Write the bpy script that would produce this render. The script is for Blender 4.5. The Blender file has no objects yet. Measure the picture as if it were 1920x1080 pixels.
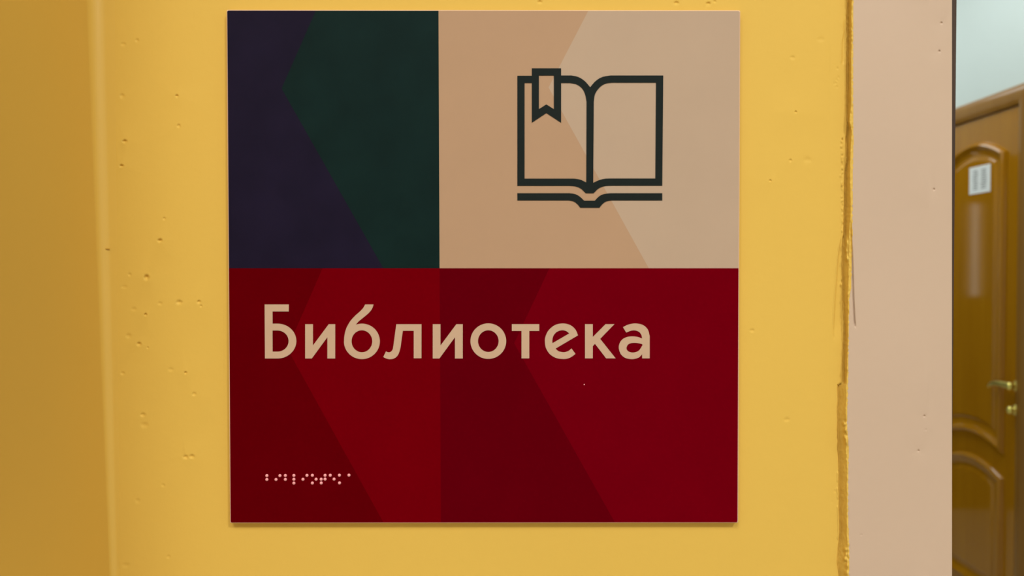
import bpy, bmesh, math, random
from mathutils import Vector, Matrix, noise
from mathutils.geometry import delaunay_2d_cdt

random.seed(7)
S = bpy.context.scene
COL = S.collection

# ------------------------------------------------------------------ camera
F = 1560.0                    # focal length in pixels of the 1920 px wide frame
CAM = Vector((0.0, -0.544, 1.44))
TILT = math.radians(1.05)     # the phone looks very slightly down
cam = bpy.data.cameras.new('camera')
cam.sensor_width = 36.0
cam.lens = F / 1920 * 36.0
cam.clip_start = 0.01
cam.dof.use_dof = True
cam.dof.focus_distance = 0.541
cam.dof.aperture_fstop = 9.5
co = bpy.data.objects.new('camera', cam)
COL.objects.link(co)
co.location = CAM
co.rotation_euler = (math.pi / 2 - TILT, 0, 0)
S.camera = co

# ------------------------------------------------------------------ world, lights, exposure
W = bpy.data.worlds.new('world')
S.world = W
W.use_nodes = True
W.node_tree.nodes['Background'].inputs[0].default_value = (0.9, 0.95, 1.0, 1)
W.node_tree.nodes['Background'].inputs[1].default_value = 0.2


def area(name, loc, size, power, col=(1, 1, 1), aim=None):
    l = bpy.data.lights.new(name, 'AREA')
    l.shape = 'SQUARE'
    l.size = size
    l.energy = power
    l.color = col
    o = bpy.data.objects.new(name, l)
    COL.objects.link(o)
    o.location = loc
    d = (Vector(aim) - Vector(loc)) if aim else Vector((0, 0, -1))
    o.rotation_euler = d.to_track_quat('-Z', 'Y').to_euler()
    return o


area('ceiling_lamp_key', (1.33, -2.4, 3.56), 0.40, 70)
area('added_fill_light', (-0.6, -2.3, 3.56), 1.3, 65)  # unseen fill light, added to even out the wall
area('corridor_lamp', (1.15, 2.2, 2.86), 1.1, 12, (0.92, 1.0, 1.0))
area('corridor_lamp_far', (1.15, 3.6, 2.86), 0.9, 11, (0.92, 1.0, 1.0))

S.view_settings.view_transform = 'Standard'
S.view_settings.look = 'None'
S.view_settings.gamma = 1.0
S.view_settings.use_curve_mapping = False
S.view_settings.exposure = 0.0


# ------------------------------------------------------------------ helpers
def ray(px, py):
    u = (px - 960) / F
    v = (540 - py) / F
    c, s = math.cos(TILT), math.sin(TILT)
    return Vector((u, c + v * s, v * c - s))


def at(px, py, y):
    """point of the plane Y = y that a pixel shows"""
    d = ray(px, py)
    return CAM + d * ((y - CAM.y) / d.y)


def atx(px, py, x):
    d = ray(px, py)
    return CAM + d * ((x - CAM.x) / d.x)


def lin(r, g, b):
    f = lambda c: (c / 255 / 12.92) if c / 255 <= 0.04045 else ((c / 255 + 0.055) / 1.055) ** 2.4
    return (f(r), f(g), f(b))


def mat(name, col, rough=0.6, spec=0.3, metal=0.0, coat=0.0, vary=0.0, scale=8.0, bump=0.0, bscale=400.0, emit=0.0,
        col2=None, stretch=None):
    m = bpy.data.materials.new(name)
    m.use_nodes = True
    nt = m.node_tree
    b = nt.nodes['Principled BSDF']
    b.inputs['Roughness'].default_value = rough
    b.inputs['Specular IOR Level'].default_value = spec
    b.inputs['Metallic'].default_value = metal
    b.inputs['Coat Weight'].default_value = coat
    b.inputs['Coat Roughness'].default_value = 0.08
    tc = nt.nodes.new('ShaderNodeTexCoord')
    src = tc.outputs['Object']
    if stretch:
        mp = nt.nodes.new('ShaderNodeMapping')
        mp.inputs['Scale'].default_value = stretch
        nt.links.new(src, mp.inputs['Vector'])
        src = mp.outputs['Vector']
    n = nt.nodes.new('ShaderNodeTexNoise')
    n.inputs['Scale'].default_value = scale
    n.inputs['Detail'].default_value = 4
    nt.links.new(src, n.inputs['Vector'])
    r = nt.nodes.new('ShaderNodeValToRGB')
    c2 = col2 or tuple(min(1, c * (1 + vary)) for c in col)
    c1 = col if col2 else tuple(c * (1 - vary) for c in col)
    r.color_ramp.elements[0].position = 0.3
    r.color_ramp.elements[1].position = 0.7
    r.color_ramp.elements[0].color = (*c1, 1)
    r.color_ramp.elements[1].color = (*c2, 1)
    nt.links.new(n.outputs['Fac'], r.inputs['Fac'])
    nt.links.new(r.outputs['Color'], b.inputs['Base Color'])
    if bump:
        nb = nt.nodes.new('ShaderNodeTexNoise')
        nb.inputs['Scale'].default_value = bscale
        nb.inputs['Detail'].default_value = 3
        nt.links.new(tc.outputs['Object'], nb.inputs['Vector'])
        bp = nt.nodes.new('ShaderNodeBump')
        bp.inputs['Strength'].default_value = bump
        bp.inputs['Distance'].default_value = 0.001
        nt.links.new(nb.outputs['Fac'], bp.inputs['Height'])
        nt.links.new(bp.outputs['Normal'], b.inputs['Normal'])
    if emit:
        b.inputs['Emission Color'].default_value = (*col, 1)
        b.inputs['Emission Strength'].default_value = emit
    return m


def mesh(name, verts, faces, mats, parent=None, idx=None, smooth=False):
    """verts in world space; a child's verts are kept relative to its thing's Empty"""
    off = Vector((0, 0, 0))
    p = parent
    while p is not None:
        off += p.location
        p = p.parent
    me = bpy.data.meshes.new(name)
    me.from_pydata([tuple(Vector(v) - off) for v in verts], [], faces)
    for m in (mats if isinstance(mats, (list, tuple)) else [mats]):
        me.materials.append(m)
    if idx:
        me.polygons.foreach_set('material_index', idx)
    if smooth:
        me.polygons.foreach_set('use_smooth', [True] * len(me.polygons))
    me.update()
    o = bpy.data.objects.new(name, me)
    COL.objects.link(o)
    o.parent = parent
    return o


class MB:
    def __init__(s):
        s.v, s.f = [], []

    def box(s, a, b, bev=0.0):
        x0, x1 = sorted((a[0], b[0])); y0, y1 = sorted((a[1], b[1])); z0, z1 = sorted((a[2], b[2]))
        if not bev:
            n = len(s.v)
            s.v += [(x, y, z) for x in (x0, x1) for y in (y0, y1) for z in (z0, z1)]
            s.f += [tuple(n + i for i in q) for q in ((0, 1, 3, 2), (4, 6, 7, 5), (0, 4, 5, 1), (2, 3, 7, 6), (0, 2, 6, 4), (1, 5, 7, 3))]
            return s
        bm = bmesh.new()
        bmesh.ops.create_cube(bm, size=1)
        for v in bm.verts:
            v.co = Vector(((x0 + x1) / 2 + v.co.x * (x1 - x0), (y0 + y1) / 2 + v.co.y * (y1 - y0), (z0 + z1) / 2 + v.co.z * (z1 - z0)))
        bmesh.ops.bevel(bm, geom=bm.edges[:], offset=bev, segments=2, profile=0.5, affect='EDGES')
        s.add(bm)
        return s

    def add(s, bm):
        n = len(s.v)
        bm.verts.index_update()
        s.v += [tuple(v.co) for v in bm.verts]
        s.f += [tuple(n + v.index for v in f.verts) for f in bm.faces]
        bm.free()

    def tube(s, pts, rad, n=12, flat=1.0):
        """swept round bar through pts, rad may be a list"""
        base = len(s.v)
        pts = [Vector(p) for p in pts]
        for i, p in enumerate(pts):
            t = (pts[min(i + 1, len(pts) - 1)] - pts[max(i - 1, 0)]).normalized()
            a = t.cross(Vector((1, 0, 0)))
            if a.length < 1e-3:
                a = t.cross(Vector((0, 0, 1)))
            a.normalize()
            b = t.cross(a).normalized()
            r = rad[i] if isinstance(rad, (list, tuple)) else rad
            for k in range(n):
                an = 2 * math.pi * k / n
                s.v.append(tuple(p + a * r * math.cos(an) + b * r * flat * math.sin(an)))
        for i in range(len(pts) - 1):
            for k in range(n):
                k2 = (k + 1) % n
                s.f.append((base + i * n + k, base + i * n + k2, base + (i + 1) * n + k2, base + (i + 1) * n + k))
        s.f.append(tuple(base + k for k in range(n))[::-1])
        s.f.append(tuple(base + (len(pts) - 1) * n + k for k in range(n)))
        return s

    def lathe(s, c, axis, prof, n=24):
        """prof: (distance along axis, radius)"""
        ax = Vector(axis).normalized()
        a = ax.cross(Vector((0, 0, 1)) if abs(ax.z) < .9 else Vector((1, 0, 0))).normalized()
        b = ax.cross(a)
        base = len(s.v)
        for d, r in prof:
            for k in range(n):
                an = 2 * math.pi * k / n
                s.v.append(tuple(Vector(c) + ax * d + (a * math.cos(an) + b * math.sin(an)) * r))
        for i in range(len(prof) - 1):
            for k in range(n):
                k2 = (k + 1) % n
                s.f.append((base + i * n + k, base + i * n + k2, base + (i + 1) * n + k2, base + (i + 1) * n + k))
        s.f.append(tuple(base + k for k in range(n)))
        s.f.append(tuple(base + (len(prof) - 1) * n + k for k in range(n)))
        return s

    def build(s, name, m, parent=None, smooth=False):
        o = mesh(name, s.v, s.f, m, parent, smooth=False)
        bm = bmesh.new()
        bm.from_mesh(o.data)
        bmesh.ops.recalc_face_normals(bm, faces=bm.faces)
        bm.to_mesh(o.data)
        bm.free()
        if smooth:
            o.data.shade_smooth() if hasattr(o.data, 'shade_smooth') else None
            o.data.set_sharp_from_angle(angle=math.radians(40))
        return o


def struct(o):
    o['kind'] = 'structure'
    return o


def thing(name, loc, label, cat):
    o = bpy.data.objects.new(name, None)
    o.empty_display_size = 0.05
    COL.objects.link(o)
    o.location = loc
    o['label'] = label
    o['category'] = cat
    return o


# ------------------------------------------------------------------ materials
YEL = (0.71, 0.462, 0.086)
M_wall = mat('yellow wall paint', YEL, 0.5, 0.12, vary=0.015, scale=6, bump=0.10, bscale=220)
M_pier = mat('yellow wall paint smooth', YEL, 0.33, 0.4, vary=0.015, scale=5, bump=0.06, bscale=90)
M_trim = mat('beige gloss paint', (0.56, 0.42, 0.305), 0.4, 0.25, vary=0.02, scale=9, bump=0.05, bscale=120)
M_ceil = mat('white ceiling paint', (0.8, 0.8, 0.78), 0.8, 0.1, vary=0.02)
M_roomwall = mat('pale room wall paint', (0.7, 0.68, 0.62), 0.7, 0.1, vary=0.02)
M_floor = mat('grey brown floor', (0.32, 0.27, 0.22), 0.5, 0.3, vary=0.15, scale=3)
M_lino = mat('pale corridor floor', (0.70, 0.63, 0.52), 0.3, 0.4, vary=0.06, scale=4)
M_white = mat('cool white corridor paint', (0.73, 0.80, 0.77), 0.6, 0.2, vary=0.015, scale=2)
M_dark = mat('dark brown door lining', (0.05, 0.028, 0.016), 0.5, 0.3, vary=0.2)
M_wood = mat('varnished brown door', (0.40, 0.160, 0.002), 0.3, 0.0, coat=0.8, scale=3.0,
             col2=(0.45, 0.187, 0.004), stretch=(6, 6, 0.5))
M_wood2 = mat('varnished brown casing', (0.27, 0.115, 0.012), 0.35, 0.1, coat=0.3, scale=3.0,
              col2=(0.31, 0.14, 0.02), stretch=(6, 6, 0.5))
M_brass = mat('polished brass', (0.97, 0.80, 0.22), 0.3, 0.5, metal=1.0, vary=0.05)
M_paper = mat('white paper', (0.9, 0.9, 0.9), 0.7, 0.2, vary=0.02)
M_ink = mat('grey print', (0.38, 0.38, 0.38), 0.7, 0.1, vary=0.05)
M_plum = mat('plum black print', lin(26, 20, 40), 0.55, 0.06, vary=0.12, scale=40)
M_green = mat('green black print', lin(13, 34, 32), 0.55, 0.06, vary=0.12, scale=40)
M_tan = mat('tan print', (0.44, 0.28, 0.168), 0.6, 0.05, vary=0.015, scale=20)
M_sand = mat('sand print', (0.465, 0.342, 0.24), 0.6, 0.05, vary=0.015, scale=20)
M_red = [mat('red print %d' % i, c, 0.6, 0.0, vary=0.03, scale=30) for i, c in enumerate(
    [(0.106, 0.0, 0.002), (0.150, 0.0, 0.003), (0.106, 0.0, 0.0035), (0.147, 0.0, 0.0045)])]
M_core = mat('pale board edge', (0.72, 0.50, 0.34), 0.5, 0.2, vary=0.03)
M_letter = mat('cream lettering', (0.54, 0.372, 0.245), 0.6, 0.1, vary=0.015, scale=60)
M_icon = mat('black green lettering', lin(23, 31, 29), 0.6, 0.1, vary=0.05, scale=60)
M_dot = mat('pink translucent bead', lin(238, 160, 162), 0.35, 0.4, vary=0.02)

# ------------------------------------------------------------------ the wall with the sign
PITS = [  # x, y, radius px, depth mm, stretch
    (257, 76, 3, .25, 1), (231, 83, 3, .2, 1.6), (229, 180, 4, .3, 1), (332, 180, 2.4, .6, 1), (335, 236, 3, .4, 1),
    (234, 265, 2.9, .8, 1.3), (228, 311, 2.6, .8, 1.3), (308, 410, 2.6, .3, 1), (300, 451, 3, .9, 1.3), (275, 520, 4.2, 1.1, 1),
    (243, 515, 3, .25, 1), (233, 538, 3.2, .2, 1.7), (336, 567, 3.4, .6, 1.6), (373, 566, 2.8, .6, 1.2), (377, 574, 2, .3, 1), (300, 569, 3, .25, 1.4),
    (273, 590, 2.5, .7, 1), (251, 580, 3, .2, 1.6), (241, 630, 4, .3, 1.2), (261, 645, 3, .8, 1.2), (277, 652, 2, .25, 1), (348, 699, 2.3, .7, 1),
    (230, 700, 3, .3, 1.2), (320, 693, 3.4, .2, 1.5), (268, 778, 3.4, .5, 1.3), (271, 797, 4.5, .35, 1.4), (364, 739, 3.2, .35, 1.2),
    (348, 857, 3.2, .6, 1.4), (360, 856, 3.4, .6, 1.3), (306, 910, 3, .2, 1), (258, 939, 4, .2, 1), (316, 1044, 3.4, .2, 1), (236, 1060, 4, .2, 1.6),
    (1012, 4, 3, .5, 1.4), (1268, 6, 3, .5, 1.6), (1328, 7, 3, .6, 1.4), (1340, 3, 2.4, .3, 1),
    (1492, 210, 2.2, .4, 1), (1482, 301, 2.6, .35, 1), (1444, 339, 2.2, .4, 1), (1486, 108, 3, .2, 1.4), (1514, 300, 5, .2, 1.6),
    (1410, 620, 3, .25, 1.4), (1475, 787, 3.4, .25, 1.6), (1560, 128, 2, .3, 1), (1539, 74, 4, .15, 1.6)]


def pitted(x0, x1, y0, y1, step, pits, bumps=()):
    """points of a wall patch in pixels with rings of points in every dent, and their relief in mm"""
    P = []
    nx, ny = max(1, round((x1 - x0) / step)), max(1, round((y1 - y0) / step))
    for i in range(nx + 1):
        for j in range(ny + 1):
            x, y = x0 + (x1 - x0) * i / nx, y0 + (y1 - y0) * j / ny
            if all((x - p[0]) ** 2 + (y - p[1]) ** 2 > (p[2] * p[4] * 2.6) ** 2 for p in pits) or i in (0, nx) or j in (0, ny):
                P.append((x, y))
    for (x, y, r, d, st) in pits:
        P.append((x, y))
        for q, n in ((.35, 7), (.7, 9), (1.1, 11), (1.6, 11), (2.3, 10)):
            ph = random.random() * 6
            for k in range(n):
                a = ph + 2 * math.pi * k / n
                jit = 1 + random.uniform(-.15, .15)
                xx, yy = x + r * q * st * jit * math.cos(a), y + r * q * jit * math.sin(a)
                if x0 < xx < x1 and y0 < yy < y1:
                    P.append((xx, yy))
    vs, es, fs, *_ = delaunay_2d_cdt([Vector(p) for p in P], [], [], 0, 1e-4)
    H = []
    for v in vs:
        h = 0.0
        for (x, y, r, d, st) in pits:
            q = math.hypot((v.x - x) / st, v.y - y) / r
            if q < 2.4:
                h += -1.25 * d * math.exp(-(q ** 4) * 1.1) * (1.15 + .25 * (y - v.y) / r) + 0.16 * d * math.exp(-((q - 1.5) ** 2) * 5)
        H.append(h * min(1, max(0, (v.x - x0 - .5) / 3)))
    return vs, fs, H


def add_rect(V, Fs, x0, x1, z0, z1, y=0.0):
    n = len(V)
    V += [(x0, y, z0), (x1, y, z0), (x1, y, z1), (x0, y, z1)]
    Fs.append((n, n + 1, n + 2, n + 3))


X_SEAM = 1556
XL_PX = 220
vs, fs, H = pitted(XL_PX, X_SEAM, -30, 1110, 60, PITS)
V = [at(v.x, v.y, -h / 1000) for v, h in zip(vs, H)]
Fs = [tuple(f) for f in fs]
ZT, ZB = at(960, -30, 0).z, at(960, 1110, 0).z
XL, XS = at(XL_PX, 540, 0).x, at(X_SEAM, 540, 0).x
for v, p in zip(vs, V):
    if v.x < XL_PX + .01:
        p.x = XL
CEIL = 3.6
OPEN_L, OPEN_R, OPEN_T = 0.289, 1.14, 2.08      # the doorway
add_rect(V, Fs, XL, 0.27, 0, ZB)
add_rect(V, Fs, XL, 0.27, ZT, CEIL)
add_rect(V, Fs, 0.27, OPEN_R, OPEN_T, CEIL)
add_rect(V, Fs, OPEN_R, 2.7, 0, CEIL)
n = len(V)
V += [(XL, .14, 0), (.27, .14, 0), (.27, .14, CEIL), (XL, .14, CEIL)]      # the corridor side of the wall
Fs.append((n + 3, n + 2, n + 1, n))
n = len(V)
V += [(.27, .14, OPEN_T), (2.7, .14, OPEN_T), (2.7, .14, CEIL), (.27, .14, CEIL)]
Fs.append((n + 3, n + 2, n + 1, n))
n = len(V)
V += [(OPEN_R, .14, 0), (2.7, .14, 0), (2.7, .14, OPEN_T), (OPEN_R, .14, OPEN_T)]
Fs.append((n + 3, n + 2, n + 1, n))
wall = mesh('wall_front', V, Fs, M_wall)
wall.data.polygons.foreach_set('use_smooth', [True] * len(wall.data.polygons))
struct(wall)
bm = bmesh.new(); bm.from_mesh(wall.data)
for f in bm.faces:
    if (f.calc_center_median().y < .05) == (f.normal.y > 0):
        f.normal_flip()
bm.to_mesh(wall.data); bm.free()

# the rounded inside corner and the return wall that comes towards the camera, a little out of plumb
rows = []
zs = [0.0] + [at(0, 1110 - 1140 * i / 40, 0).z for i in range(41)] + [CEIL]
CH = [(197, 783, 5, 10, .9), (200, 467, 8, 3, .45)]
V, Fs = [], []
NA = 14
for i, z in enumerate(zs):
    t = min(1, max(0, (z - ZB) / (ZT - ZB)))          # 0 bottom .. 1 top
    cpx = 206 + (177 - 206) * t
    R = (0.0040 + 0.0050 * t)
    xc = at(cpx, 540, 0).x
    prof = [(XL, 0.0)]
    for k in range(NA + 1):
        a = math.pi / 2 * k / NA
        prof.append((xc + R - R * math.sin(a), -R + R * math.cos(a)))
    for yy in (-.02, -.045, -.07, -.1, -.135):
        prof.append((xc, yy))
    for x, y in prof:
        V.append((x, y, z))
NP = len(prof)
for i in range(len(zs) - 1):
    for k in range(NP - 1):
        a = i * NP + k
        Fs.append((a, a + NP, a + NP + 1, a + 1))
# the front of the pier
n = len(V)
xb, xt = V[NP - 1][0], V[-1][0]
V += [(-2.0, -.135, 0), (-2.0, -.135, CEIL)]
left_col = [i * NP + NP - 1 for i in range(len(zs))]
Fs.append(tuple([n] + left_col + [n + 1]))
pier = mesh('wall_left', V, Fs, M_pier, smooth=True)
struct(pier)
bm = bmesh.new(); bm.from_mesh(pier.data)
bmesh.ops.recalc_face_normals(bm, faces=bm.faces)
bm.faces.ensure_lookup_table()
if bm.faces[0].normal.y > 0:
    bmesh.ops.reverse_faces(bm, faces=bm.faces)
bm.to_mesh(pier.data); bm.free()
pier.data.set_sharp_from_angle(angle=math.radians(50))
# paint lumps on the rounded corner
for (px, py, rx, rz) in ((198, 779, 2.4, 1.6), (196, 787, 2.6, 3.2), (202, 466, 4.5, .9)):
    c = at(px, py, -.0012)
    mb = MB()
    bm = bmesh.new()
    bmesh.ops.create_icosphere(bm, subdivisions=2, radius=1)
    for v in bm.verts:
        q = noise.noise(v.co * 1.6 + c * 50) * .25
        v.co = Vector((c.x + v.co.x * (1 + q) * rx / 2850, c.y + v.co.y * .0006, c.z + v.co.z * (1 + q) * rz / 2850))
    mb.add(bm)
    mb.build('paint_lump', M_wall, pier, smooth=True)


# ------------------------------------------------------------------ ragged painted joint between wall and door casing
def interp(tab, y):
    if y <= tab[0][0]:
        return tab[0][1]
    for (a, va), (b, vb) in zip(tab, tab[1:]):
        if y <= b:
            return va + (vb - va) * (y - a) / (b - a)
    return tab[-1][1]


TR = 4.6      # the casing stands this many mm proud of the wall
T_L = [(-30, 1588), (200, 1586.5), (232, 1588), (262, 1585), (300, 1587), (325, 1583.5), (345, 1583), (400, 1581.5), (440, 1581.5), (446, 1579),
       (500, 1577.5), (520, 1578), (560, 1578.5), (620, 1582), (680, 1579.5), (718, 1580.5), (721, 1569.5), (800, 1569), (850, 1570.5), (885, 1571.5),
       (930, 1572), (1000, 1573.5), (1012, 1572), (1030, 1570), (1060, 1568.5), (1075, 1571), (1110, 1572)]
T_R = [(-30, 1597), (200, 1596), (228, 1593), (245, 1597), (300, 1594.5), (330, 1594), (400, 1595.5), (440, 1592.5), (520, 1591.5), (560, 1590.5),
       (640, 1590), (700, 1588.5), (730, 1587), (780, 1586), (800, 1587), (840, 1586.5), (880, 1588.5), (960, 1588), (1000, 1588), (1030, 1590),
       (1110, 1589)]
T_R2 = [(-30, 1599.5), (200, 1599), (260, 1600), (330, 1598.5), (400, 1598), (440, 1598), (480, 1597), (540, 1595.5), (556, 1592), (620, 1591),
        (660, 1590.5), (700, 1590), (760, 1588.5), (800, 1588), (840, 1591), (880, 1590), (960, 1589.5), (1000, 1591), (1040, 1592), (1110, 1591)]
T_TROWEL = [(440, 1576), (480, 1570), (560, 1564), (620, 1561), (642, 1561)]
CRACK = [(415, 1594.5), (450, 1596.5), (490, 1598), (560, 1600), (600, 1602), (614, 1603.5)]
LUMPS = [  # x, y, rx, ry, height mm (of the bead)
    (1588, 455, 2.2, 7, 1.6), (1587, 470, 2, 6, 1.4), (1588, 484, 2.2, 6, 1.6), (1589, 552, 2, 6, .8), (1577, 534, 1.6, 3, .7),
    (1585, 806, 3.4, 5, 1.8), (1583, 795, 3, 3.5, 1.6), (1587, 828, 3.2, 8, 1.6), (1584, 820, 2.4, 4, 1.4), (1588, 692, 1.5, 2.4, 1.0),
    (1585, 1030, 3, 3.5, 1.3), (1584, 1048, 3, 4, 1.5), (1588, 1060, 2.4, 4, 1.2), (1586, 1040, 2.2, 3, .9), (1587, 1074, 3, 4, 1.0)]
DENTS = [(1584, 790, 2.2, 2, 1.3), (1586, 817, 2.2, 2.4, 1.5), (1578.5, 527, 1.3, 2.4, .9), (1586, 1054, 1.6, 2, .8), (1590, 1046, 1.5, 2, .9),
         (1570, 128, 1.8, 1.6, .4), (1572, 145, 1.8, 1.6, .4), (1569, 150, 1.8, 1.8, .4), (1567, 156, 2, 1.6, .4), (1569, 163, 2, 1.5, .4),
         (1563, 157, 1.5, 1.5, .3), (1560, 941, 3, 1, .3), (1565, 921, 1.6, 1.6, .5), (1564, 632, 1.2, 4, .3)]
PATCH = [(y, 1579 - 2.5 * abs(math.sin(y * .21)) - (4 if abs(y - 333) < 3 else 0)) for y in range(256, 436, 5)]


def sst(t):
    t = min(1, max(0, t))
    return t * t * (3 - 2 * t)


def joint_height(x, y):
    nz = noise.noise(Vector((x * .09, y * .035, 1.3)))
    nf = noise.noise(Vector((x * .3, y * .22, 7.7)))
    wob = noise.noise(Vector((y * .05, 3.1, 0))) * .9 + noise.noise(Vector((y * .21, 9.1, 0))) * .5
    L, R = interp(T_L, y) + wob, interp(T_R, y) + wob * .7
    t = (x - L) / max(3, R - L)
    g = interp([(-30, 1.0), (440, 1.0), (450, .8), (700, .85), (725, .72), (1110, .7)], y)
    tt = min(1, max(0, t))
    slope = TR * (0.25 * sst(t) + 0.75 * tt ** 1.15)
    groove = -4.0 * sst(tt * 7) + (TR + 4.0) * min(1, max(0, (tt - .1) / .88))
    h = slope * (1 - g) + groove * g
    inside = sst(t * 3) * sst((1612 - x) / 10)
    if t < 1.25:
        h += inside * (0.32 * nz + 0.30 * nf)
    # thin ragged lip of paint at the casing's edge
    R2 = interp(T_R2, y)
    if R - 1 < x < R2 + 1:
        h += .28 + .3 * nf
    for (a, b, rx, ry, hh) in LUMPS:
        q = ((x - a) / rx) ** 2 + ((y - b) / ry) ** 2
        if q < 6:
            h += hh * math.exp(-q) * 1.5
    for (a, b, rx, ry, hh) in DENTS:
        q = ((x - a) / rx) ** 2 + ((y - b) / ry) ** 2
        if q < 6:
            h -= hh * math.exp(-q)
    # trowel mark left of the joint
    if 440 < y < 644:
        T = interp(T_TROWEL, y) + wob * .3
        d = x - T
        if -2 < d:
            k = sst((y - 440) / 20) * sst((644 - y) / 45)
            h += k * (.42 * math.exp(-(d / 1.2) ** 2) - (.95 * sst(d / 4) * sst((L + 2 - x) / 5)))
    # smooth hump of paint further up
    if 35 < y < 122:
        T = interp([(35, 1579), (60, 1581), (80, 1577.5), (122, 1577)], y)
        d = x - T
        h += sst((y - 35) / 14) * sst((122 - y) / 8) * (.30 * math.exp(-(d / 1.5) ** 2) - .5 * sst(d / 3) * sst((L - x) / 4))
    # broken paint edge
    if 250 < y < 440:
        T = interp(PATCH, y)
        d = x - T
        k = sst((y - 250) / 15) * sst((440 - y) / 8)
        h += k * (1.1 * max(0, .25 + nf) * math.exp(-((d - 1) / 1.6) ** 2) - 2.2 * max(0, noise.noise(Vector((y * .17, 2, 5))) + .35 * noise.noise(Vector((y * .6, 3, 1)))) * math.exp(-((d - 2.4) / 1.2) ** 2))
    # little beads of paint near the bottom
    if 885 < y < 1012 and noise.noise(Vector((y * .06, 1, 8))) > -.1:
        d = x - (L - 1.5)
        h += .6 * math.exp(-(d / 1.3) ** 2)
    # crack in the casing's paint
    if 412 < y < 616:
        c = interp(CRACK, y)
        k = sst((y - 412) / 20) * sst((616 - y) / 10)
        h -= k * 1.9 * math.exp(-((x - c) / 1.25) ** 2)
    if x <= X_SEAM + 3:
        h *= (x - X_SEAM) / 3
    if x > 1606:
        h = TR + (h - TR) * max(0, (1612 - x) / 6)
    return h


XE = 1612
xs = [X_SEAM + (XE - X_SEAM) * i / 60 for i in range(61)]
ys = [-30 + 2.0 * j for j in range(571)]
V, Fs, idx = [], [], []
for y in ys:
    for x in xs:
        V.append(at(x, y, -joint_height(x, y) / 1000))
nx = len(xs)
for j in range(len(ys) - 1):
    R2 = interp(T_R2, ys[j]) + 1.2 * noise.noise(Vector((ys[j] * .17, 4, 4)))
    for i in range(nx - 1):
        a = j * nx + i
        Fs.append((a, a + nx, a + nx + 1, a + 1))
        idx.append(0 if xs[i] < R2 else 1)
seam = mesh('painted_joint', V, Fs, [M_wall, M_trim], wall, idx, smooth=True)
bm = bmesh.new(); bm.from_mesh(seam.data)
bm.faces.ensure_lookup_table()
if bm.faces[0].normal.y > 0:
    bmesh.ops.reverse_faces(bm, faces=bm.faces)
bm.to_mesh(seam.data); bm.free()

# ------------------------------------------------------------------ door casing beside the sign
NAILS = [(1765, 43, 2.0, .9, 1), (1761, 96, 2.0, .9, 1), (1751, 355, 1.9, .9, 1), (1733, 780, 1.9, .9, 1), (1722, 845, 1.9, .9, 1), (1736, 806, 2.4, .2, 1),
         (1615, 1003, 2.4, .25, 1)]


def casing_depth(px):
    """mm in front of the wall"""
    if px < 1740:
        return TR
    if px < 1743:
        return TR - .25 * (px - 1740) / 3
    return TR - .25 - 1.0 * ((px - 1743) / 43) ** 1.3


vs, fs, H = pitted(1612, 1785, -30, 1110, 43, NAILS)
extra = [(x, y) for x in (1740, 1743, 1755, 1765, 1775) for y in range(-30, 1111, 38)]
_r = delaunay_2d_cdt(list(vs) + [Vector(e) for e in extra], [], [], 0, 1e-3)
vs, fs = _r[0], _r[2]


def pit_h(v, pits):
    h = 0
    for (x, y, r, d, st) in pits:
        q = math.hypot(v.x - x, v.y - y) / r
        if q < 2.4:
            h += -d * math.exp(-(q ** 2) * 1.1)
    return h


V = [at(v.x, v.y, -(casing_depth(v.x) + pit_h(v, NAILS)) / 1000) for v in vs]
Fs = [tuple(f) for f in fs]
a1, b1 = at(1612, 540, -TR / 1000).x, at(1785, 540, -casing_depth(1785) / 1000).x
yf = -casing_depth(1785) / 1000
bpts = sorted([i for i, v in enumerate(vs) if v.x > 1784.99], key=lambda i: vs[i].y)
back = []
for i in bpts:                                   # rounded right edge going back to the lining
    p = V[i]
    back.append(len(V)); V.append((p.x + .0004, p.y + .0008, p.z)); V.append((p.x + .0005, .004, p.z))
for (i, j), (q, r) in zip(zip(bpts, bpts[1:]), zip(back, back[1:])):
    Fs += [(i, j, r, q), (q, r, r + 1, q + 1)]
zb_c, zt_c = at(960, 1110, -TR / 1000).z, at(960, -30, -TR / 1000).z
casing = mesh('trim_1', V, Fs, M_trim, smooth=True)
bm = bmesh.new(); bm.from_mesh(casing.data)
for f in bm.faces:
    if f.normal.y > 0 or (abs(f.normal.y) < .2 and f.normal.x < 0):
        f.normal_flip()
bm.to_mesh(casing.data); bm.free()
casing.data.set_sharp_from_angle(angle=math.radians(35))
struct(casing)
for z0, z1, pyy in ((0, zb_c, 1109), (zt_c, OPEN_T + .06, -29)):       # the casing above and below the worn stretch
    MB().box((at(1591.5 if pyy > 0 else 1599.5, pyy, -TR / 1000).x, .003, z0), (at(1785, pyy, -.0035).x, -.0046, z1)).build('casing_board', M_trim, casing)
MB().box((.268, 0.0, 0), (.2889, .14, OPEN_T)).build('door_lining', M_dark, casing)['label'] = 'dark brown lining edge of the doorway'
struct(MB().box((b1 + .004, -.0046, OPEN_T - .02), (OPEN_R + .07, .0, OPEN_T + .06), .001).build('trim_2', M_trim))
struct(MB().box((OPEN_R - .01, -.0046, 0), (OPEN_R + .07, .0, OPEN_T - .021), .001).build('trim_3', M_trim))

# ------------------------------------------------------------------ room shell round the camera and the corridor beyond
def slab(name, a, b, m):
    return struct(MB().box(a, b).build(name, m))


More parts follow.
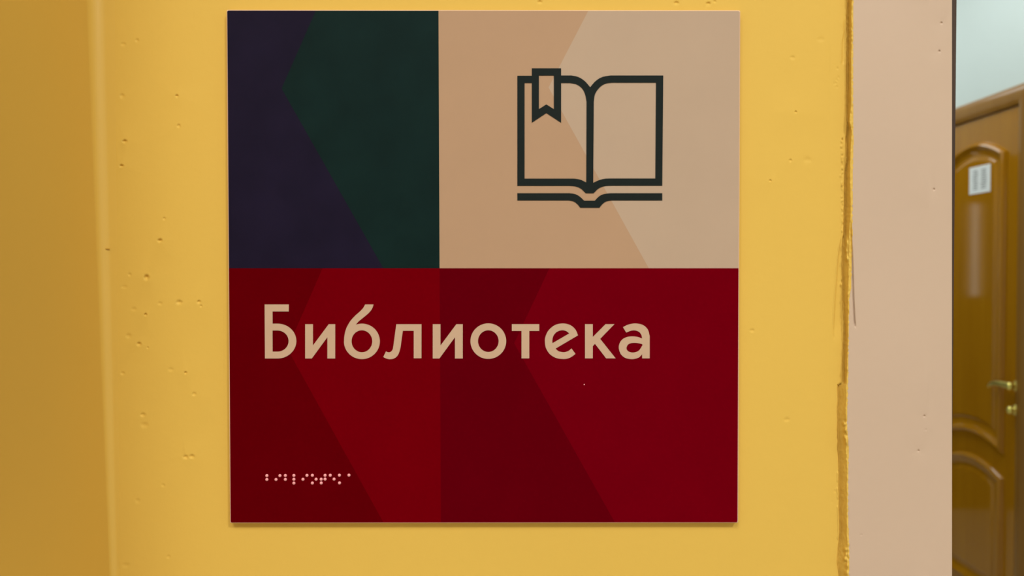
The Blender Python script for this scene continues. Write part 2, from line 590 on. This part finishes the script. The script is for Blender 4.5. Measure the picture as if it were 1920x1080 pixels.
XW = 1.866            # the corridor's right wall
slab('floor', (-2.1, -4.6, -.1), (2.8, 5.2, 0), M_floor)
slab('floor_corridor', (-.4, .15, 0), (2.0, 5.1, .004), M_lino)
slab('ceiling', (-2.1, -4.6, CEIL), (2.8, .14, CEIL + .1), M_ceil)
slab('wall_rear', (-2.1, -4.7, 0), (2.8, -4.6, CEIL), M_roomwall)
slab('wall_side', (-2.1, -4.6, 0), (-2.0, -.14, CEIL), M_roomwall)
slab('wall_right', (2.7, -4.6, 0), (2.8, 0, CEIL), M_roomwall)
slab('ceiling_corridor', (-.4, .14, 2.92), (2.0, 5.2, 3.0), M_ceil)
slab('wall_corridor_left', (-.4, .14, 0), (-.3, 5.1, 2.92), M_white)
END = 4.5

# ------------------------------------------------------------------ the brown door across the corridor
zt = 2.055
Y_NEAR = atx(1913, 540, XW).y
Y_CEN = atx(1830, 540, XW).y
Y_FAR = 2 * Y_CEN - Y_NEAR
CW = .075
# corridor wall with its door opening
V, Fs = [], []
def addx(y0, y1, z0, z1, x=XW):
    n = len(V)
    V.extend([(x, y0, z0), (x, y1, z0), (x, y1, z1), (x, y0, z1)])
    Fs.append((n, n + 3, n + 2, n + 1)[::-1])
addx(.14, Y_NEAR - .002, 0, 2.92)
addx(Y_FAR + .002, END, 0, 2.92)
addx(Y_NEAR - .002, Y_FAR + .002, zt + .004, 2.92)
n = len(V)
V += [(XW + .1, .14, 0), (XW + .1, END, 0), (XW + .1, END, 2.92), (XW + .1, .14, 2.92)]
Fs.append((n, n + 1, n + 2, n + 3))
struct(mesh('wall_corridor_right', V, Fs, M_white))
# end wall with an unseen dark door, added to be reflected, and a narrow added glow pane
wx0, wx1, wz0, wz1 = .885, .935, 1.30, 1.86
struct(MB().box((-.3, END, 0), (XW, END + .1, 2.92)).build('wall_corridor_end', M_white))
M_glow = mat('added glow pane', (1, .98, .94), 0.3, 0.3, emit=1.1)  # added glow that puts a pale reflected streak on the brown door
dz = 2.08
added_end_door = struct(MB().box((.35, END - .02, 0), (wx0, END, dz)).box((wx1, END - .02, 0), (1.55, END, dz))
                  .box((wx0, END - .02, 0), (wx1, END, wz0)).box((wx0, END - .02, wz1), (wx1, END, dz)).build('added_door', M_dark))  # added out of view to darken the brown door's reflection
for a, b in (((.28, END - .03, 0), (.35, END, dz + .07)), ((1.55, END - .03, 0), (1.62, END, dz + .07)), ((.35, END - .03, dz), (1.55, END, dz + .07))):
    MB().box(a, b, .006).build('added_door_casing', M_dark, added_end_door)
MB().box((.43, END - .075, 1.0), (.55, END - .055, 1.02), .006).box((.425, END - .075, .995), (.445, END - .02, 1.025), .006).build('door_handle', M_brass, added_end_door)
MB().box((wx0, END - .012, wz0), (wx1, END - .004, wz1)).build('added_glow_pane', M_glow, added_end_door)['label'] = 'narrow glowing strip added for the streak on the brown door'

door = bpy.data.objects.new('door_1', None)
COL.objects.link(door)
door.location = (XW, Y_CEN, 0)
door['kind'] = 'structure'
door['label'] = 'brown varnished panel door with arched mouldings across the corridor'
leaf = MB().box((XW - .004, Y_NEAR + .002, .008), (XW + .036, Y_FAR - .002, zt), .002).build('door_leaf', M_wood, door)


def casing_board(name, pts_outer, pts_inner):
    """mitred casing board: outer edge thin, rounded face, inner edge thick"""
    prof = [(0.0, 0.0), (0.0, .006), (.10, .013), (.35, .018), (.65, .019), (.88, .016), (1.0, .012), (1.0, -.004)]
    mb = MB()
    for e in range(2):
        o, i = Vector(pts_outer[e]), Vector(pts_inner[e])
        for t, d in prof:
            p = o.lerp(i, t)
            mb.v.append((p.x - d, p.y, p.z))
    k = len(prof)
    for q in range(k - 1):
        mb.f.append((q, q + 1, k + q + 1, k + q))
    mb.f.append(tuple(range(k)))
    mb.f.append(tuple(range(k, 2 * k)))
    return mb.build(name, M_wood2, door, smooth=True)


casing_board('head_casing', [(XW, Y_NEAR - CW, zt + CW), (XW, Y_FAR + CW, zt + CW)], [(XW, Y_NEAR, zt + .003), (XW, Y_FAR, zt + .003)])
casing_board('side_casing', [(XW, Y_NEAR - CW, 0), (XW, Y_NEAR - CW, zt + CW)], [(XW, Y_NEAR, 0), (XW, Y_NEAR, zt + .003)])
casing_board('side_casing', [(XW, Y_FAR + CW, 0), (XW, Y_FAR + CW, zt + CW)], [(XW, Y_FAR, 0), (XW, Y_FAR, zt + .003)])


def panel(hw, zbot, zside, rise, prof, brise=0.0):
    """raised panel with an arched top: a moulding run all round and the field inside it.
    prof: (distance inwards from the outer edge, height over the leaf), metres"""
    N = 22
    V, Fs = [], []
    x0 = XW - .004
    k = 2 * (N + 1)
    for i in range(k):
        for a, b in prof:
            w = hw - a
            t = (i % (N + 1)) / N
            y = w * (2 * t - 1) if i <= N else w * (1 - 2 * t)
            zz, rr, sg = (zbot, brise, 1) if i <= N else (zside, rise, -1)
            q = (y, zz + rr * (1 - (y / hw) ** 2) + sg * a * math.hypot(1, 2 * rr * y / hw ** 2))
            V.append((x0 - b, Y_CEN + q[0], q[1]))
    m = len(prof)
    for i in range(k):
        j = (i + 1) % k
        for q in range(m - 1):
            Fs.append((i * m + q, i * m + q + 1, j * m + q + 1, j * m + q))
    mb = MB(); mb.v, mb.f = V, Fs
    mo = mb.build('arched_moulding', M_wood, door, smooth=True)
    mb = MB()
    mb.v = [V[i * m + m - 1] for i in range(k)]
    mb.f = [tuple(range(k))]
    fp = mb.build('panel_field', M_wood, door)
    return mo


UP = [(0, 0), (.003, .008), (.009, .016), (.015, .019), (.021, .0165), (.027, .009), (.034, .004), (.052, .002), (.055, .002), (.060, .0045), (.068, .0085), (.074, .0095)]
panel(.212, .752, 1.898, .062, UP, .042)
panel(.212, .19, .662, .050, UP)

# brass lever handle and lock turn
hp = atx(1894, 723, XW - .030)
hy, hz = hp.y, hp.z
handle = MB().lathe((XW - .004, hy, hz - .002), (-1, 0, 0), [(0, .021), (.004, .021), (.007, .019), (.009, .015), (.012, .011), (.018, .0105), (.022, .013), (.028, .0145), (.034, .0125), (.038, .008), (.039, .002)], 28)
handle = handle.build('door_handle', M_brass, door, smooth=True)
handle['label'] = 'brass lever handle'
lev = MB()
hx = XW - .030
lev.tube([(hx, hy, hz), (hx + .000, hy + .03, hz - .001), (hx - .001, hy + .06, hz - .001), (hx - .002, hy + .09, hz - .003), (hx + .000, hy + .12, hz - .009), (hx + .004, hy + .142, hz - .018), (hx + .007, hy + .152, hz - .025)],
         [.0115, .0118, .0112, .0098, .008, .0058, .0035], 14, .8)
lev.build('lever', M_brass, handle, smooth=True)
kp = atx(1896, 768, XW - .022)
lock = MB().lathe((XW - .004, kp.y, kp.z - .002), (-1, 0, 0), [(0, .020), (.004, .020), (.007, .018), (.009, .013), (.014, .011), (.018, .0135), (.024, .0145), (.029, .012), (.032, .007), (.033, .002)], 28)
lock = lock.build('lock_turn', M_brass, door, smooth=True)
lock['label'] = 'round brass lock turn below the handle'

# paper notice taped to the door
q = [atx(x, y, XW - .0145) for x, y in ((1817, 314), (1857, 308), (1857, 360), (1818, 364))]
py0, py1 = (q[1].y + q[2].y) / 2, (q[0].y + q[3].y) / 2
pz1, pz0 = (q[0].z + q[1].z) / 2, (q[2].z + q[3].z) / 2
note = thing('paper_notice', (XW - .0137, (py0 + py1) / 2, pz0), 'small white printed paper notice on the brown door under its arched moulding', 'notice')
MB().box((XW - .0137, py0, pz0), (XW - .0147, py1, pz1)).build('sheet', M_paper, note)
for cidx, (u0, u1) in enumerate(((.18, .43), (.56, .84))):
    mb = MB()
    for k in range(9):
        zz = pz1 - (pz1 - pz0) * (.14 + .083 * k)
        e = random.uniform(0, .05)
        mb.box((XW - .0146, py1 + (py0 - py1) * (u0 + e), zz), (XW - .0149, py1 + (py0 - py1) * (u1 - random.uniform(0, .05)), zz - (pz1 - pz0) * .045))
    mb.build('text_column', M_ink, note)

# ------------------------------------------------------------------ the sign
TH = .005
YF = -TH
c0 = at(906, 500, 0)
sign = thing('library_sign', (c0.x, 0, c0.z), 'square red, beige and black library sign with open book icon, on the yellow wall', 'sign')
TL, TRc, BR, BL = (424.8, 18.5), (1388, 19.5), (1384, 980.5), (431.3, 981)


def rounded(corners, r):
    out = []
    k = len(corners)
    for i in range(k):
        p0, p, p1 = Vector(corners[i - 1]), Vector(corners[i]), Vector(corners[(i + 1) % k])
        a, b = p + (p0 - p).normalized() * r, p + (p1 - p).normalized() * r
        for j in range(5):
            t = j / 4
            out.append((1 - t) ** 2 * a + 2 * t * (1 - t) * p + t * t * b)
    return out


outer = rounded([TL, TRc, BR, BL], 3.0)
cc = Vector((906, 500))
BV = 1.3                                       # bevel in pixels of the front face
inner = [p + Vector((math.copysign(BV, cc.x - p.x), math.copysign(BV, cc.y - p.y))) for p in outer]
k = len(outer)
V = [at(p.x, p.y, YF + .0006) for p in outer] + [at(p.x, p.y, YF) for p in inner]
V2 = [Vector((v.x, 0.0, v.z)) for v in V[:k]]
Vb = V + V2
Fb = [(i, (i + 1) % k, k + (i + 1) % k, k + i) for i in range(k)] + [(i, 2 * k + i, 2 * k + (i + 1) % k, (i + 1) % k) for i in range(k)]
Fb.append(tuple(range(2 * k, 3 * k)))
mb = MB(); mb.v, mb.f = Vb, Fb
bd = mb.build('board', M_core, sign)
bd['label'] = 'pale cut edge of the sign board'

# printed fields of the face: one mesh, split along the printed edges
xl0, xr0, yt0, yb0 = 400, 1420, 0, 1000
pts, edges = [], []


def poly(ps, close=False):
    b = len(pts)
    pts.extend(Vector(p) for p in ps)
    for i in range(len(ps) - 1):
        edges.append((b + i, b + i + 1))
    if close:
        edges.append((b + len(ps) - 1, b))


poly([tuple(p) for p in inner], True)
SY = 503.0
seam_v = [(822.2, 10), (824.2, SY), (826.8, 990)]
lines = {'A': [(601, 0), (528, 166), (718.8, SY)], 'B': [(1113.5, 0), (1028.5, 164), (1216.5, SY)],
         'C': [(605, SY), (538.5, 653.5), (722, 985)], 'D': [(1030, SY), (964, 643.5), (1156, 985)]}
poly([(420, SY), (1400, SY)])
poly(seam_v)
for l in lines.values():
    poly(l)
r = delaunay_2d_cdt(pts, edges, [], 0, 1e-4)
vv, ff = r[0], r[2]


def inside_poly(x, y, P):
    c = False
    for i in range(len(P)):
        a, b = P[i - 1], P[i]
        if (a.y > y) != (b.y > y) and x < (b.x - a.x) * (y - a.y) / (b.y - a.y) + a.x:
            c = not c
    return c


def xline(l, y):
    return interp([(q[1], q[0]) for q in l], y)


fmats = [M_plum, M_green, M_tan, M_sand] + M_red
Ff, fi = [], []
for f in ff:
    x = sum(vv[i].x for i in f) / len(f)
    y = sum(vv[i].y for i in f) / len(f)
    if not inside_poly(x, y, inner):
        continue
    right = x > xline(seam_v, y)
    if y < SY:
        m = (2 + (x > xline(lines['B'], y))) if right else (0 + (x > xline(lines['A'], y)))
    else:
        m = 4 + ((2 + (x > xline(lines['D'], y))) if right else (x > xline(lines['C'], y)))
    Ff.append(tuple(f)); fi.append(int(m))
fo = mesh('printed_face', [at(v.x, v.y, YF) for v in vv], Ff, fmats, sign, fi)
bm = bmesh.new(); bm.from_mesh(fo.data)
for f in bm.faces:
    if f.normal.y > 0:
        f.normal_flip()
for v in [v for v in bm.verts if not v.link_faces]:
    bm.verts.remove(v)
bm.to_mesh(fo.data); bm.free()
fo['label'] = 'printed face: plum and green, two tans, four reds'


# ---- flat raised shapes (lettering, icon)
def ell(cx, cy, rx, ry, a0, a1, n=28):
    return [(cx + rx * math.cos(math.radians(a0 + (a1 - a0) * i / n)), cy + ry * math.sin(math.radians(a0 + (a1 - a0) * i / n))) for i in range(n + 1)]


def spl(ps, n=6):
    """smooth curve through the points"""
    out = []
    P = [Vector(p) for p in ps]
    for i in range(len(P) - 1):
        p0 = P[i - 1] if i else P[0] * 2 - P[1]
        p3 = P[i + 2] if i + 2 < len(P) else P[-1] * 2 - P[-2]
        p1, p2 = P[i], P[i + 1]
        for j in range(n):
            t = j / n
            out.append(tuple(0.5 * ((2 * p1) + (p2 - p0) * t + (2 * p0 - 5 * p1 + 4 * p2 - p3) * t * t + (3 * p1 - p0 - 3 * p2 + p3) * t ** 3)))
    out.append(tuple(P[-1]))
    return out


def shape(name, loops, m, thick=.00035, parent=None):
    """loops in pixels -> one extruded mesh lying on the sign's face"""
    cu = bpy.data.curves.new(name, 'CURVE')
    cu.dimensions = '2D'
    cu.fill_mode = 'BOTH'
    cu.extrude = thick / 2
    for L in loops:
        clean = []
        for p in L:
            w = at(p[0], p[1], YF)
            c = (w.x - sign.location.x, w.z - sign.location.z)
            if not clean or math.hypot(c[0] - clean[-1][0], c[1] - clean[-1][1]) > 3e-5:
                clean.append(c)
        if math.hypot(clean[0][0] - clean[-1][0], clean[0][1] - clean[-1][1]) < 3e-5:
            clean.pop()
        sp = cu.splines.new('POLY')
        sp.points.add(len(clean) - 1)
        for pt, c in zip(sp.points, clean):
            pt.co = (c[0] * 100, c[1] * 100, 0, 1)
        sp.use_cyclic_u = True
    cu.extrude = thick / 2 * 100
    tmp = bpy.data.objects.new('tmp', cu)
    COL.objects.link(tmp)
    dg = bpy.context.evaluated_depsgraph_get()
    me = bpy.data.meshes.new_from_object(tmp.evaluated_get(dg))
    bpy.data.objects.remove(tmp)
    bpy.data.curves.remove(cu)
    me.name = name
    me.transform(Matrix.Rotation(math.pi / 2, 4, 'X') @ Matrix.Scale(.01, 4))
    me.transform(Matrix.Translation((0, YF - thick / 2, 0)))
    me.materials.clear()
    me.materials.append(m)
    o = bpy.data.objects.new(name, me)
    COL.objects.link(o)
    o.parent = parent or sign
    return o


def c2(ps):
    return [(480 + x / 5.0526, 550 + y / 5.0526) for x, y in ps]


def c3(ps):
    return [(850 + x / 4.923, 550 + y / 4.923) for x, y in ps]


be = c2([(83, 105), (312, 105), (312, 172), (158, 172), (158, 287)] + ell(205, 452, 178, 165, -90, 90) + [(86, 617)])
be_h = c2([(158, 352)] + ell(205, 452, 105, 100, -90, 90) + [(158, 552)])
ii = [(467, 292), (540, 292), (540, 494), (690, 292), (751, 292), (751, 617), (677, 617), (677, 416), (530, 617), (467, 617)]
b_o = c2(ell(1004, 455, 170, 168, 180, -110, 60)[0:1] + list(reversed(ell(1004, 455, 170, 168, -110, 180, 60)))[0:0] +
         spl([(835, 455), (838, 405), (855, 335), (893, 265), (940, 212), (985, 172), (1015, 140), (1035, 105)]) +
         spl([(1115, 105), (1098, 150), (1065, 190), (1020, 228), (975, 265), (945, 298)]) + ell(1004, 455, 170, 168, -108, 180, 60))
b_h = c2(ell(1004, 454, 98, 104, 0, 360, 48))
el = c2([(1330, 292), (1568, 292), (1568, 615), (1495, 615), (1495, 355)] +
        spl([(1392, 355), (1380, 435), (1368, 520), (1345, 585), (1310, 616), (1270, 624), (1235, 617), (1206, 603)]) +
        spl([(1232, 550), (1252, 558), (1272, 556), (1290, 540), (1300, 510), (1315, 400), (1330, 292)]))
o_o = c3(ell(323, 441, 165, 164, 0, 360, 60))
o_h = c3(ell(323, 441, 95, 100, 0, 360, 48))
te = c3([(540, 284), (793, 284), (793, 347), (701, 347), (701, 600), (629, 600), (629, 347), (540, 347)])
e_o = c3(spl([(1150, 388), (1135, 348), (1110, 315), (1070, 289), (1010, 278), (940, 292), (880, 340), (850, 400), (845, 445), (855, 505), (890, 560),
              (945, 595), (1010, 606), (1060, 600), (1100, 580), (1127, 558)]) + spl([(1090, 508), (1068, 528), (1040, 540), (1010, 543), (970, 533), (943, 510)]))
e_h = c3(spl([(915, 460), (914, 430), (925, 390), (955, 356), (1000, 341), (1040, 348), (1070, 370)]))
ka = c3([(1215, 284), (1287, 284), (1287, 403), (1405, 284), (1487, 284), (1355, 420), (1498, 600), (1410, 600), (1307, 466), (1287, 488), (1287, 600), (1215, 600)])
a_o = c3(spl([(1565, 312), (1610, 290), (1660, 279), (1705, 280), (1755, 295), (1795, 335), (1812, 395)]) + [(1812, 600), (1742, 600)] +
         spl([(1742, 562), (1715, 590), (1680, 603), (1640, 607), (1585, 595), (1545, 560), (1527, 505), (1535, 460), (1560, 425), (1600, 404), (1650, 397), (1700, 402), (1742, 416)]) +
         spl([(1742, 416), (1735, 385), (1715, 357), (1680, 343), (1640, 345), (1595, 362)])[1:])
a_h = c3(spl([(1597, 503), (1610, 475), (1640, 460), (1680, 457), (1720, 463), (1745, 472), (1738, 490), (1715, 525), (1685, 542), (1650, 546), (1620, 538), (1602, 522), (1597, 503)]))
for loops in ([be, be_h], [c2(ii)], [b_o, b_h], [el], [c2([(x + 1208, y) for x, y in ii])], [o_o, o_h], [te], [e_o, e_h], [ka], [a_o, a_h]):
    shape('letter', loops, M_letter)


def ci(ps):
    return [(940 + x / 3.724, 110 + y / 3.724) for x, y in ps]


bk = ci([(112, 120), (213, 120), (213, 68), (417, 68), (417, 118)] + spl([(490, 118), (540, 130), (583, 158), (620, 200)]) + spl([(620, 200), (657, 158), (702, 130), (760, 118)])[1:] +
        [(1130, 118), (1123, 887)] + spl([(770, 887), (722, 890), (680, 906), (643, 940)]) + spl([(590, 940), (556, 908), (518, 892), (475, 888)]) + [(112, 888)])
pl = ci([(162, 170), (213, 170), (213, 447), (314, 380), (417, 447), (417, 170)] + spl([(480, 170), (530, 182), (565, 210), (585, 250), (595, 300)]) +
        [(593, 865)] + spl([(593, 865), (556, 847), (518, 839), (478, 838)])[1:] + [(162, 838)])
pr = ci(spl([(645, 300), (655, 245), (690, 197), (730, 174), (770, 168)]) + [(1080, 168), (1075, 837)] + spl([(760, 837), (722, 839), (684, 848), (641, 867)]))
bmk = ci([(262, 118), (367, 118), (367, 353), (314, 320), (262, 353)])
shape('open_book_icon', [bk, pl, pr, bmk], M_icon)
shape('book_cover_line', [ci([(112, 940)] + spl([(475, 940), (515, 946), (548, 964), (578, 992)]) + spl([(652, 992), (682, 962), (715, 946), (760, 940)]) + [(1123, 940), (1123, 990)] +
                             spl([(770, 990), (732, 997), (705, 1016), (685, 1041)]) + spl([(552, 1041), (530, 1015), (505, 997), (470, 990)]) + [(112, 990)])], M_icon)

DOTS = [(278, 200), (278, 266), (435, 266), (502, 200), (595, 198), (595, 265), (741, 197), (741, 263), (741, 328), (897, 263), (965, 196), (1058, 195), (1122, 262),
        (1058, 327), (1209, 262), (1276, 195), (1276, 260), (1210, 326), (1364, 194), (1430, 260), (1521, 193), (1523, 325), (1685, 192)]
first = None
for x, y in DOTS:
    p = at(470 + x / 9.143, 870 + y / 9.143, YF) - sign.location
    if first is None:
        mb = MB()
        mb.lathe((0, 0, 0), (0, -1, 0), [(0, .00105), (.0003, .00098), (.00055, .0008), (.0007, .00052), (.00078, .0002)], 14)
        mb.v = [tuple(Vector(v) + sign.location) for v in mb.v]
        first = mb.build('braille_dot', M_dot, sign, smooth=True)
        d = first
    else:
        d = first.copy()
        COL.objects.link(d)
    d.location = p

p = at(1095.5, 721, YF)
mb = MB()
mb.lathe(tuple(p), (0, -1, 0), [(0, .00045), (.00012, .0004), (.0002, .00015)], 8)
mb.build('paint_fleck', M_dot, sign, smooth=True)
